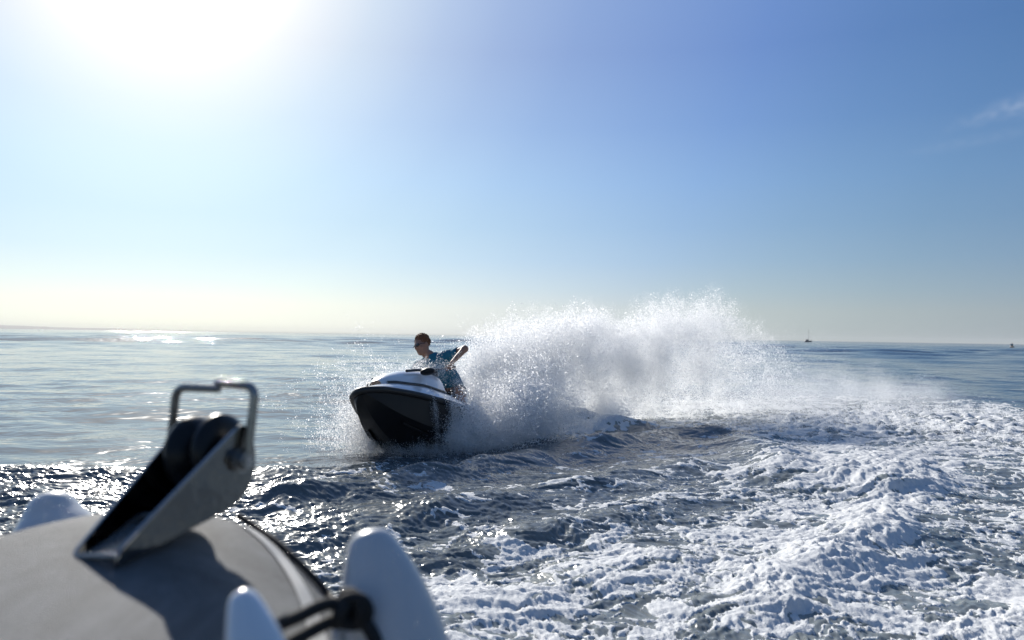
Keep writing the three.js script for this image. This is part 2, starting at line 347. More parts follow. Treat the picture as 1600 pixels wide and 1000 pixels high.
  { let from = 0; bands.forEach(([far], b) => { let to = from; while (to / (C * 6) < R - 1 && sea.rows[to / (C * 6)] < far) to += C * 6; g.addGroup(from, to - from, b); from = to; }); g.addGroup(from, q - from, 0); }
  const m = new THREE.Mesh(g, water);
  m.name = 'sea'; m.receiveShadow = true; m.userData.kind = 'structure';
  tag(m, 'blue grey sea, calm to the left and churned in front', 'water'); m.userData.kind = 'structure';
  scene.add(m);

  // foam rides on the sheet: only where there is some
  const map = new Int32Array(R * C).fill(-1), fp = [], fi = [], fu = [];
  const vert = (k) => { if (map[k] < 0) { map[k] = fp.length / 3; fp.push(pos[3 * k], fh[k] > -1.5 ? fh[k] : pos[3 * k + 1] - 0.02, pos[3 * k + 2]); fu.push(pos[3 * k] * 4, pos[3 * k + 2] * 4); } return map[k]; };
  const above = (k) => fh[k] > pos[3 * k + 1] - 0.0005;
  for (let i = 0; i < R - 1; i++) for (let j = 0; j < 720; j++) {
    const a = i * C + j, b = a + 1, c = a + C, d = b + C;
    if (above(a) || above(b) || above(c) || above(d)) fi.push(vert(a), vert(b), vert(c), vert(b), vert(d), vert(c));
  }
  foamGeo = geoOf(fp, fi, fu); foamGeo.computeVertexNormals();

}
{
  const bubbles = dataTexture(512, (u, v) => {
    let h = 0.5;
    for (const [f, a] of [[24, 0.22], [57, 0.16], [110, 0.1]]) h += a * Math.sin(f * 6.283 * 0 + 1) * 0 + a * n3(Math.cos(u * 6.283) * f / 6.283, Math.sin(u * 6.283) * f / 6.283, v * f * 1.0);
    return [h, h, h];
  });
  const foamMat = std({ color: rgb(0.67, 0.68, 0.68), roughness: 0.85, ior: 1.33, bumpMap: bubbles, bumpScale: 0.004 });
  const m = new THREE.Mesh(foamGeo, foamMat);
  m.name = 'sea_foam'; m.receiveShadow = m.castShadow = true;
  tag(m, 'white foam in patches and lace on the churned wake', 'foam', null, 'stuff');
  scene.add(m);
}

// ------------------------------------------------------------------ far shore
{
  const pts = [], idx = [], A0 = -52, A1 = -19.5, N = 160;
  for (let i = 0; i <= N; i++) {
    const t = i / N, a = lerp(A0, A1, t) * Math.PI / 180, D = 8300, x = Math.sin(a), z = -Math.cos(a);
    const h = 62 * Math.pow(1 - t, 0.8) * (0.85 + 0.2 * n2(t * 5, 1) + 0.06 * n2(t * 22, 2)) * smooth(1, 0.8, t) + 1;
    for (const [d, k] of [[D - 500, -0.02], [D - 350, 0.35], [D, 1], [D + 500, 0.8], [D + 1200, -0.02]]) pts.push(x * d, h * k, z * d);
  }
  for (let i = 0; i < N; i++) for (let j = 0; j < 4; j++) { const a = i * 5 + j, b = a + 5; idx.push(a, b, a + 1, b, b + 1, a + 1); }
  const g = geoOf(pts, idx); g.computeVertexNormals();
  const m = new THREE.Mesh(g, std({ color: rgb(0.45, 0.42, 0.36), roughness: 1 }));
  m.name = 'hills'; tag(m, 'pale low headland fading into the haze on the horizon', 'hills'); m.userData.kind = 'structure';
  scene.add(m);
}

// ------------------------------------------------------------------ the inflatable boat that carries the camera
let tubeField;
const bow = V(-0.49, 0.8, -1.09);                             // centre of the rounded nose of the tubes
{
  const weave = dataTexture(256, (u, v) => { const h = 0.5 + 0.25 * Math.sin(u * 6.283 * 32) * Math.sin(v * 6.283 * 32) + 0.15 * n3(u * 7, v * 7, 1); return [h, h, h]; });
  const worn = dataTexture(512, (u, v) => {
    const c2 = (f) => n3(Math.cos(u * 6.283) * f, Math.sin(u * 6.283) * f + v * 0.01, Math.sin(v * 6.283) * f) ;
    const d = 0.74 + 0.07 * c2(0.9) + 0.05 * c2(3) + 0.04 * c2(11) + 0.03 * n2(i2(u), i2(v));
    return [d, d * 0.995, d * 0.98];
    function i2(t) { return t * 180; }
  }, true);
  weave.repeat.set(18, 18); worn.repeat.set(1.6, 1.6);
  const fabric = std({ color: rgb(0.245, 0.262, 0.285), map: worn, roughness: 0.75, bumpMap: weave, bumpScale: 0.0022, sheen: 0.15, sheenRoughness: 0.7 });
  const rubber = std({ color: rgb(0.03, 0.032, 0.036), roughness: 0.55 });
  const hullPaint = std({ color: rgb(0.5, 0.51, 0.52), roughness: 0.35 });
  const dents = dataTexture(256, (u, v) => { const h = 0.5 + 0.3 * n3(Math.cos(u * 6.283) * 0.9, Math.sin(u * 6.283) * 0.9, Math.sin(v * 6.283) * 0.9); return [h, h, h]; });
  dents.repeat.set(9, 9);
  const steel = std({ bumpMap: dents, bumpScale: 0.00035, color: rgb(0.27, 0.27, 0.265), metalness: 1, roughness: 0.06 });
  const boat = thing('inflatable_boat', 'grey inflatable boat whose rounded bow fills the lower left corner', 'boat');
  const R = 0.255, y = bow.y;
  const port = [V(-1.42, y + 0.02, 0.35), V(-1.75, y - 0.14, 3.2)], star = [V(0.04, y - 0.05, -0.18), V(0.62, y - 0.14, 0.9)], starEnd = V(0.66, y - 0.2, 3.2);
  const fill = V(-0.5, y + 0.015, 0.5);
  const field = (px, py, pz) => {
    let d = cone(px, py, pz, bow, port[0], R, R);
    d = smin(d, cone(px, py, pz, port[0], port[1], R, R), 0.1);
    d = smin(d, cone(px, py, pz, bow, star[0], R, R), 0.06);
    d = smin(d, cone(px, py, pz, star[0], star[1], R, R), 0.1);
    d = smin(d, cone(px, py, pz, star[1], starEnd, R, R), 0.1);
    return smin(d, cone(px, py, pz, V(-0.5, y, -0.95), fill, R * 0.98, R * 0.98), 0.22);
  };
  tubeField = field;
  const body = netted(field, V(-2.1, 0.3, -1.5), V(1.0, 1.25, 3.6), 0.02, 1);
  part('tube', body, fabric, boat);
  // lower hull: a shallow vee under the tubes
  const rings = [];
  for (let i = 0; i <= 14; i++) { const t = i / 14, z = lerp(-1.0, 3.4, t), w = 1.05 * Math.pow(t, 0.55) + 0.03, cx = lerp(-0.46, -0.55, t), k = lerp(0.5, -0.35, Math.min(1, t * 2.2)); rings.push([V(cx - w, 0.62, z), V(cx - w * 0.9, lerp(0.5, 0.05, Math.min(1, t * 2)), z), V(cx, k, z), V(cx + w * 0.9, lerp(0.5, 0.05, Math.min(1, t * 2)), z), V(cx + w, 0.62, z)]); }
  // added pale strip over the tube shoulder, its colour paints the sunlit edge
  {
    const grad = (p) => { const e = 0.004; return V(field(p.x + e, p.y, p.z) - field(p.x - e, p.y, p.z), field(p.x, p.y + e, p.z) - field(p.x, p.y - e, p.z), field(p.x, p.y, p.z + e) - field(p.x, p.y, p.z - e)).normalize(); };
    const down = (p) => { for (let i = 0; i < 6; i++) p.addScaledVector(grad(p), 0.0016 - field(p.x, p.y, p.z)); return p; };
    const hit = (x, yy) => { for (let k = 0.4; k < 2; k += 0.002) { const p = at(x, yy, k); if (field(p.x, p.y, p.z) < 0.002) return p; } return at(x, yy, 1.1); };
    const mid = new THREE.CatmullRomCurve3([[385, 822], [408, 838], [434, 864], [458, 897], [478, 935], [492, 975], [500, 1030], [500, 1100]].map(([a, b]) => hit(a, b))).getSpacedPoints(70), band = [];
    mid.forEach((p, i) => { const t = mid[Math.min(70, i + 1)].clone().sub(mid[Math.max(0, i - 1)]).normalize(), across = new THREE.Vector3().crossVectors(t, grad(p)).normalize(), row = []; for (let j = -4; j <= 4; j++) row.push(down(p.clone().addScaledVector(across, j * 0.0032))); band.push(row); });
    part('painted_sunlit_edge', loft(band, false, false), std({ color: rgb(0.62, 0.62, 0.61), roughness: 0.6, bumpMap: weave, bumpScale: 0.001 }), boat);
  }
  part('hull', loft(rings, false, false, 0.6), hullPaint, boat);
  // rubbing strake round the outside of the tubes
  const strakeLine = [];
  const out = (a, b, t, side) => { const p = a.clone().lerp(b, t), d = b.clone().sub(a).setY(0).normalize(); return p.add(V(-d.z * side, 0, d.x * side).multiplyScalar(R + 0.004)).add(V(0, -0.06, 0)); };
  for (const t of [1, 0.6, 0.3]) strakeLine.push(out(bow, port[0], t, -1));
  for (let i = -4; i <= 4; i++) { const a = -Math.PI / 2 + i * 0.28; strakeLine.push(V(bow.x + Math.cos(a) * (R + 0.004), bow.y - 0.06, bow.z + Math.sin(a) * (R + 0.004))); }
  for (const t of [0.3, 0.6, 1]) strakeLine.push(out(bow, star[0], t, 1));
  part('rubbing_strake', tube(strakeLine, 0.018, 90, 10), rubber, boat);

  // stainless bow roller: a channel that rises from the nose towards the water
  const roller = new THREE.Group(); roller.name = 'bow_roller'; boat.add(roller);
  let foot = 0.4; for (; foot < 2; foot += 0.002) { const p = at(165, 866, foot); if (field(p.x, p.y, p.z) < 0.004) break; }
  const p0 = at(165, 866, foot), pTop = at(345, 752, foot * 1.2), A = pTop.clone().sub(p0), L = A.length(); A.normalize();
  const N = V(-0.24, 0.9, 0.3); N.sub(A.clone().multiplyScalar(N.dot(A))).normalize();
  const W = new THREE.Vector3().crossVectors(A, N).normalize();
  roller.userData.label = 'stainless steel bow roller with black wheels';
  roller.matrixAutoUpdate = true;
  roller.position.copy(p0);
  roller.quaternion.setFromRotationMatrix(new THREE.Matrix4().makeBasis(W.clone().negate(), N, A));   // x across, y out of the floor, z along
  const half = 0.031, flare = 0.03, plate = 0.004;
  const sheet = (shape, depth) => new THREE.ExtrudeGeometry(shape, { depth, bevelEnabled: true, bevelSize: 0.0015, bevelThickness: 0.001, bevelSegments: 2, curveSegments: 18 });
  part('channel_floor', (() => { const g = new RoundedBoxGeometry(half * 2, plate, L * 0.95, 2, 0.0015).translate(0, 0, L * 0.46), p = g.attributes.position; for (let i = 0; i < p.count; i++) p.setX(i, p.getX(i) * (1 + flare / half * Math.max(0, p.getZ(i)))); g.computeVertexNormals(); return g; })(), steel, roller);
  // cheeks: narrow at the foot, high and rounded at the wheel
  const cs = new THREE.Shape();
  cs.moveTo(-0.015, -0.006); cs.lineTo(L * 0.72, -0.022); cs.bezierCurveTo(L * 0.9, -0.03, L * 1.06, -0.02, L * 1.12, 0.012); cs.bezierCurveTo(L * 1.15, 0.045, L * 1.09, 0.078, L * 1.0, 0.074); cs.lineTo(0.0, 0.012); cs.quadraticCurveTo(-0.014, 0.008, -0.015, -0.006);
  for (const s of [-1, 1]) {
    const g = sheet(cs, plate); g.rotateY(-Math.PI / 2); g.translate(plate / 2, 0, 0); g.rotateZ(-s * 0.21); g.rotateY(s * Math.atan(flare)); g.translate(s * half, 0, 0);
    part('cheek', g, steel, roller);
  }
  // the rolled edge that stiffens the foot and the rib across the floor
  for (const k of [-0.012, L * 0.45]) part('rib', new THREE.CapsuleGeometry(0.0036, half * 1.85, 6, 12).rotateZ(Math.PI / 2).translate(0, 0.004, k), steel, roller);
  // black rubber wheel: waisted, two lobes
  const prof = [[0.012, -0.04], [0.03, -0.04], [0.041, -0.034], [0.043, -0.024], [0.036, -0.012], [0.024, -0.004], [0.022, 0], [0.024, 0.004], [0.036, 0.012], [0.043, 0.024], [0.041, 0.034], [0.03, 0.04], [0.012, 0.04]].map(([r, h]) => new THREE.Vector2(r * 1.15, h * 0.85));
  const wheel = new THREE.LatheGeometry(prof, 40).rotateZ(Math.PI / 2).translate(0, 0.044, L * 0.96);
  part('roller_wheel', wheel, std({ color: rgb(0.012, 0.012, 0.013), roughness: 0.3, specularIntensity: 0.55 }), roller);
  const hb = half + flare * L + 0.0085;
  const bolt = [new THREE.CylinderGeometry(0.006, 0.006, hb * 2 + 0.034, 18).rotateZ(Math.PI / 2), new THREE.CylinderGeometry(0.0125, 0.0125, 0.008, 6).rotateZ(Math.PI / 2).translate(hb + 0.012, 0, 0), new THREE.CylinderGeometry(0.016, 0.016, 0.003, 24).rotateZ(Math.PI / 2).translate(hb + 0.0055, 0, 0), new THREE.CylinderGeometry(0.016, 0.016, 0.003, 24).rotateZ(Math.PI / 2).translate(-hb - 0.0055, 0, 0), new THREE.CylinderGeometry(0.0125, 0.0125, 0.008, 6).rotateZ(Math.PI / 2).translate(-hb - 0.012, 0, 0)].map((g) => g.translate(0, 0.03, L * 0.96));
  part('bolt', join(bolt), steel, roller);
  // the keeper: two bent rods that meet over the wheel
  const inv = new THREE.Matrix4().compose(roller.position, roller.quaternion, V(1, 1, 1)).invert();
  const loc = (px, py, d) => at(px, py, d).applyMatrix4(inv);
  const dT = -V(0, 0.03, L * 0.96).applyMatrix4(inv.clone().invert()).z;
  const bent = (pts, r) => { const cp = new THREE.CurvePath(); for (let i = 0; i < pts.length - 1; i++) { const a = i ? pts[i].clone().lerp(pts[i + 1], Math.min(0.3, r / pts[i].distanceTo(pts[i + 1]))) : pts[i], b = i < pts.length - 2 ? pts[i + 1].clone().lerp(pts[i], Math.min(0.4, r / pts[i].distanceTo(pts[i + 1]))) : pts[i + 1]; cp.add(new THREE.LineCurve3(a, b)); if (i < pts.length - 2) cp.add(new THREE.QuadraticBezierCurve3(b, pts[i + 1], pts[i + 1].clone().lerp(pts[i + 2], Math.min(0.3, r / pts[i + 1].distanceTo(pts[i + 2]))))); } return cp; };
  const rod = (pts) => { const c = bent(pts, 0.016), g = new THREE.TubeGeometry(c, 90, 0.006, 10, false); const e = [pts[0], pts[pts.length - 1]].map((p) => new THREE.SphereGeometry(0.006, 10, 8).translate(p.x, p.y, p.z)); return join([g, ...e]); };
  part('keeper_rod', rod([loc(267, 690, dT + 0.02), loc(276, 605, dT + 0.015), loc(340, 607, dT)]), steel, roller);
  part('keeper_rod', rod([loc(341, 598, dT), loc(399, 604, dT - 0.01), loc(386, 722, dT - 0.02)]), steel, roller);
}

// white fenders tied to the bow
function fender(name, label, profile, top, foot, mat) {
  const t = thing(name, label, 'fender');
  const d = foot.clone().sub(top), L = d.length();
  t.position.copy(top);
  t.quaternion.setFromUnitVectors(V(0, -1, 0), d.normalize());
  const pts = new THREE.SplineCurve(profile.map(([r, h]) => new THREE.Vector2(r, -h * L))).getPoints(60).map((p) => new THREE.Vector2(Math.max(0.0001, p.x), p.y));
  part('fender_body', new THREE.LatheGeometry(pts.reverse(), 48), mat, t);
  t.userData.group = undefined; delete t.userData.group;
  return { t, L };
}
const fenderSkin = std({ color: rgb(0.62, 0.63, 0.64), roughness: 0.32, transmission: 0.15, thickness: 0, clearcoat: 0.3, clearcoatRoughness: 0.25 });
const glossy = std({ color: rgb(0.78, 0.79, 0.8), roughness: 0.14, clearcoat: 0.8, clearcoatRoughness: 0.08 });
const drop = [[0, 0], [0.014, 0.006], [0.025, 0.045], [0.039, 0.18], [0.048, 0.32], [0.054, 0.46], [0.057, 0.62], [0.052, 0.8], [0.03, 0.95], [0.0, 1]];
{
  const f = fender('boat_fender', 'big white drop shaped fender with a black rope knotted at its side', drop, at(574, 829, 0.86), at(668, 1210, 0.78), fenderSkin);
  const e = part('rope_eye', new THREE.TorusGeometry(0.016, 0.007, 10, 24).rotateY(0.6).translate(-0.036, -0.1, 0.02), fenderSkin, f.t);
  e.userData.label = 'moulded white eye under the rope';
  fender('boat_fender', 'glossy white pointed fender end at the bottom edge, left of the rope knot', [[0, 0], [0.007, 0.006], [0.0125, 0.06], [0.018, 0.2], [0.0235, 0.4], [0.0255, 0.6], [0.022, 0.85], [0, 1]], at(377, 924, 0.66), at(432, 1150, 0.6), glossy);
  fender('boat_fender', 'white fender half hidden behind the grey bow at the far left', [[0, 0], [0.022, 0.006], [0.038, 0.05], [0.053, 0.14], [0.085, 0.35], [0.09, 0.7], [0.06, 0.92], [0, 1]], at(76, 772, 1.5), at(110, 1000, 1.42), fenderSkin);
}
{
  const black = std({ color: rgb(0.012, 0.012, 0.013), roughness: 0.8 });
  const r = thing('rope', 'thin black rope along the bow edge, knotted beside the big white fender', 'rope');
  // where a sight line first touches the tube, or passes nearest to it
  const onTube = (x, y) => { let best = 1e9, d = 1; for (let k = 0.6; k < 1.5; k += 0.003) { const p = at(x, y, k), f = tubeField(p.x, p.y, p.z); if (f < best) { best = f; d = k; } if (f < 0.005) break; } return at(x, y, d); };
  const strand = (pts, rad, seg) => tube(pts, rad, seg, 10);
  part('line', strand([...[[372, 806], [400, 824], [430, 845], [462, 874], [492, 904], [515, 930]].map(([x, y]) => onTube(x, y)), at(540, 946, 0.785)], 0.0043, 80), black, r);
  part('line', strand([at(548, 946, 0.78), at(510, 944, 0.765), at(470, 962, 0.75), at(424, 984, 0.735), at(385, 1025, 0.72)], 0.0066, 60), black, r);
  part('line', strand([at(548, 960, 0.78), at(515, 972, 0.765), at(480, 990, 0.75), at(440, 1015, 0.735), at(400, 1060, 0.72)], 0.0066, 60), black, r);
  part('line', strand([at(556, 955, 0.78), at(572, 975, 0.775), at(588, 1005, 0.77), at(598, 1060, 0.765)], 0.007, 50), black, r);
  const c = at(545, 953, 0.775), K = [];
  for (const [ph, tx, tz, rad] of [[0, 0.2, 0.1, 0.0145], [0.9, 1.1, 0.3, 0.0135], [1.7, 0.5, 1.1, 0.014], [2.4, -0.7, 0.6, 0.0125]]) {
    const g = new THREE.TorusGeometry(rad, 0.0062, 10, 30); g.rotateX(tx); g.rotateY(tz + ph); g.rotateZ(ph * 0.7); g.translate(c.x + 0.005 * Math.cos(ph * 3), c.y + 0.004 * Math.sin(ph * 4), c.z + 0.003 * Math.cos(ph * 5)); K.push(g);
  }
  part('knot', join(K), black, r);
}

// ------------------------------------------------------------------ the jet ski: z forward, y up, x to the rider's left
const YAW = -21 * Math.PI / 180, PITCH = 12 * Math.PI / 180, ROLL = 15 * Math.PI / 180;
function placeOnWater(o) {
  o.rotation.order = 'YXZ';
  o.rotation.set(-PITCH, YAW, ROLL);
  const tip = V(0, 0.6, 1.62).applyEuler(o.rotation);
  o.position.copy(at(566, 612, 8.1)).sub(tip);
}
const M = {
  black: std({ color: rgb(0.012, 0.012, 0.013), roughness: 0.42, specularIntensity: 0.6 }),
  rubber: std({ color: rgb(0.02, 0.02, 0.021), roughness: 0.5 }),
  white: std({ color: rgb(0.74, 0.75, 0.77), roughness: 0.22, clearcoat: 0.7, clearcoatRoughness: 0.08 }),
  grey: std({ color: rgb(0.05, 0.052, 0.056), roughness: 0.4 }),
  seat: std({ color: rgb(0.022, 0.022, 0.024), roughness: 0.6 }),
  glass: std({ color: rgb(0.02, 0.02, 0.025), roughness: 0.08 }),
};
const halfBeam = table([[-1.6, 0.52], [-0.6, 0.59], [0.2, 0.58], [0.7, 0.5], [1.05, 0.39], [1.3, 0.285], [1.48, 0.2], [1.58, 0.125], [1.63, 0.045]]);
const gunwale = table([[-1.6, 0.43], [-0.4, 0.44], [0.3, 0.47], [0.8, 0.52], [1.2, 0.57], [1.5, 0.6], [1.63, 0.6]]);
const keel = table([[-1.6, 0.02], [0.3, 0.0], [0.7, 0.03], [1.0, 0.1], [1.25, 0.2], [1.45, 0.33], [1.58, 0.46], [1.63, 0.55]]);
const deckTop = table([[-1.6, 0.44], [-0.3, 0.56], [0.3, 0.78], [0.8, 0.8], [1.2, 0.755], [1.45, 0.69], [1.6, 0.625], [1.63, 0.61]]);
const deckY = (x, z) => { const w = Math.max(0.012, halfBeam(z) - 0.012), g = gunwale(z) + 0.02, d = Math.max(g + 0.003, deckTop(z)); return lerp(g, d, Math.pow(Math.max(0, 1 - Math.pow(Math.min(1, Math.abs(x) / w), 2.4)), 0.75)); };
const hoodTop = table([[0.28, 1.0], [0.45, 1.0], [0.75, 0.965], [1.0, 0.91], [1.2, 0.84], [1.34, 0.76]]);
const hoodHalf = table([[0.28, 0.36], [0.5, 0.35], [0.8, 0.3], [1.05, 0.24], [1.22, 0.165], [1.34, 0.07]]);
function buildJetSki(name, label) {
  const t = thing(name, label, 'jet ski');
  const zs = []; for (let z = -1.6; z <= 1.625; z += 0.06) zs.push(z); zs.push(1.628);
  // hull: keel, chine, flared side, rolled in under the rubber band
  part('hull', loft(zs.map((z) => {
    const w = halfBeam(z), g = gunwale(z), k = keel(z), ch = lerp(k, g, 0.36), side = (s) => [V(s * w * 0.27, lerp(k, ch, 0.32), z), V(s * w * 0.55, lerp(k, ch, 0.7), z), V(s * w * 0.84, ch, z), V(s * w * 0.88, lerp(ch, g, 0.2), z), V(s * w * 0.94, lerp(ch, g, 0.55), z), V(s * w * 0.985, lerp(ch, g, 0.85), z), V(s * w, g, z)];
    return [...side(-1).reverse(), V(0, k, z), ...side(1), V(w * 0.5, g - 0.02, z), V(-w * 0.5, g - 0.02, z)];
  }), true, true, 0.5), M.black, t);
  // spray rails along the hull
  for (const s of [-1, 1]) {
    const line = []; for (let z = -1.5; z <= 1.2; z += 0.15) { const w = halfBeam(z), k = keel(z); line.push(V(s * w * 0.62, lerp(k, gunwale(z), 0.36 * 0.72) - 0.004, z)); }
    part('spray_rail', tube(line, 0.014, 60, 6), M.black, t);
  }
  // rubber band along the gunwale
  const band = []; for (let z = -1.58; z <= 1.6; z += 0.1) band.push(V(halfBeam(z) + 0.004, gunwale(z), z)); band.push(V(0, 0.605, 1.655)); for (let z = 1.55; z >= -1.58; z -= 0.1) band.push(V(-halfBeam(z) - 0.004, gunwale(z), z));
  part('bumper', tube(band, 0.036, 200, 10), M.rubber, t);
  // lower deck, white, domed up from the band; footwells behind
  part('deck', loft(zs.filter((z) => z > -0.2).map((z) => {
    const w = Math.max(0.012, halfBeam(z) - 0.012), g = gunwale(z) + 0.02, d = Math.max(g + 0.003, deckTop(z)), r = [];
    for (let i = -8; i <= 8; i++) { const u = i / 8; r.push(V(u * w, lerp(g, d, Math.pow(1 - Math.pow(Math.abs(u), 2.4), 0.75)), z)); }
    return r;
  }), false, false, 0.7), M.white, t);
  for (const s of [-1, 1]) part('footwell', loft(zs.filter((z) => z < -0.1).map((z) => [V(s * (halfBeam(z) - 0.01), gunwale(z) + 0.025, z), V(s * (halfBeam(z) - 0.09), gunwale(z) + 0.03, z), V(s * (halfBeam(z) - 0.13), 0.3, z), V(s * 0.2, 0.3, z)]), false, false, 0.4), M.grey, t);
  // hood: white upper shell with a dark slot below it
  const hz = []; for (let z = 0.28; z <= 1.341; z += 0.05) hz.push(z);
  part('hood', loft(hz.map((z) => {
    const w = hoodHalf(z), top = hoodTop(z), r = [];
    for (let i = -9; i <= 9; i++) { const u = i / 9, x = u * w * (1 + 0.12 * (1 - Math.abs(u))); r.push(V(x, lerp(deckY(w, z) - 0.02, top, Math.pow(1 - Math.pow(Math.abs(u), 3.2), 0.62)), z)); }
    return r;
  }), false, false, 0.6), M.white, t);
  for (const s of [-1, 1]) {
    const line = []; for (let z = 0.32; z <= 1.3; z += 0.08) line.push(V(s * (hoodHalf(z) + 0.004), deckY(hoodHalf(z) + 0.004, z) + 0.006, z));
    part('vent_slot', tube(line, 0.02, 40, 8).scale(1, 1, 1), M.grey, t);
    const e = []; for (let z = 0.42; z <= 0.98; z += 0.08) e.push(V(s * (hoodHalf(z) * 0.84), lerp(deckTop(z), hoodTop(z), 0.72) + 0.012, z));
    part('hood_grille', tube(e, 0.016, 30, 8), M.grey, t);
  }
  // dash, mirrors, steering
  part('dash', new RoundedBoxGeometry(0.5, 0.13, 0.2, 4, 0.045).rotateX(0.5).translate(0, 0.98, 0.27), M.grey, t);
  for (const s of [-1, 1]) {
    const m = part('mirror', new THREE.SphereGeometry(1, 24, 16).scale(0.085, 0.042, 0.07).rotateY(s * 0.3).translate(s * 0.36, 0.89, 0.74), M.black, t);
    part('mirror_glass', new THREE.SphereGeometry(1, 20, 8, 0, Math.PI * 2, 0, 0.9).scale(0.07, 0.04, 0.012).rotateX(-Math.PI / 2).scale(1, 0.6, 1).translate(s * 0.36, 0.89, 0.67), M.glass, m);
  }
  const st = part('steering_column', new THREE.CapsuleGeometry(0.05, 0.16, 6, 16).rotateX(-0.5).translate(0, 0.99, 0.16), M.grey, t);
  part('pad', new RoundedBoxGeometry(0.2, 0.08, 0.13, 4, 0.03).rotateX(0.4).translate(0, 1.075, 0.13), M.grey, st);
  part('handlebar', tube([V(-0.39, 1.06, 0.03), V(-0.3, 1.07, 0.06), V(-0.15, 1.07, 0.12), V(0, 1.06, 0.14), V(0.15, 1.07, 0.12), V(0.3, 1.07, 0.06), V(0.39, 1.06, 0.03)], 0.014, 50, 10), M.grey, t);
  for (const s of [-1, 1]) part('grip', new THREE.CapsuleGeometry(0.019, 0.12, 6, 14).rotateZ(Math.PI / 2).rotateY(s * 0.32).translate(s * 0.345, 1.0655, 0.047), M.rubber, t);
  // seat
  part('seat', loft([-1.42, -1.3, -1.05, -0.8, -0.62, -0.5, -0.3, -0.1, 0.08, 0.2].map((z) => {
    const top = table([[-1.42, 0.7], [-1.3, 0.8], [-0.8, 0.82], [-0.62, 0.79], [-0.5, 0.72], [-0.1, 0.73], [0.2, 0.78]])(z), w = table([[-1.42, 0.13], [-1.2, 0.19], [-0.2, 0.18], [0.2, 0.13]])(z), r = [];
    for (let i = -8; i <= 8; i++) { const u = i / 8; r.push(V(u * w * 1.15, lerp(0.3, top, Math.pow(1 - Math.pow(Math.abs(u), 4), 0.6)), z)); }
    return r;
  }), false, false, 0.7), M.seat, t);
  placeOnWater(t);
  return t;
}
const ski = buildJetSki('jet_ski', 'white and black jet ski banking through a turn in a burst of spray');

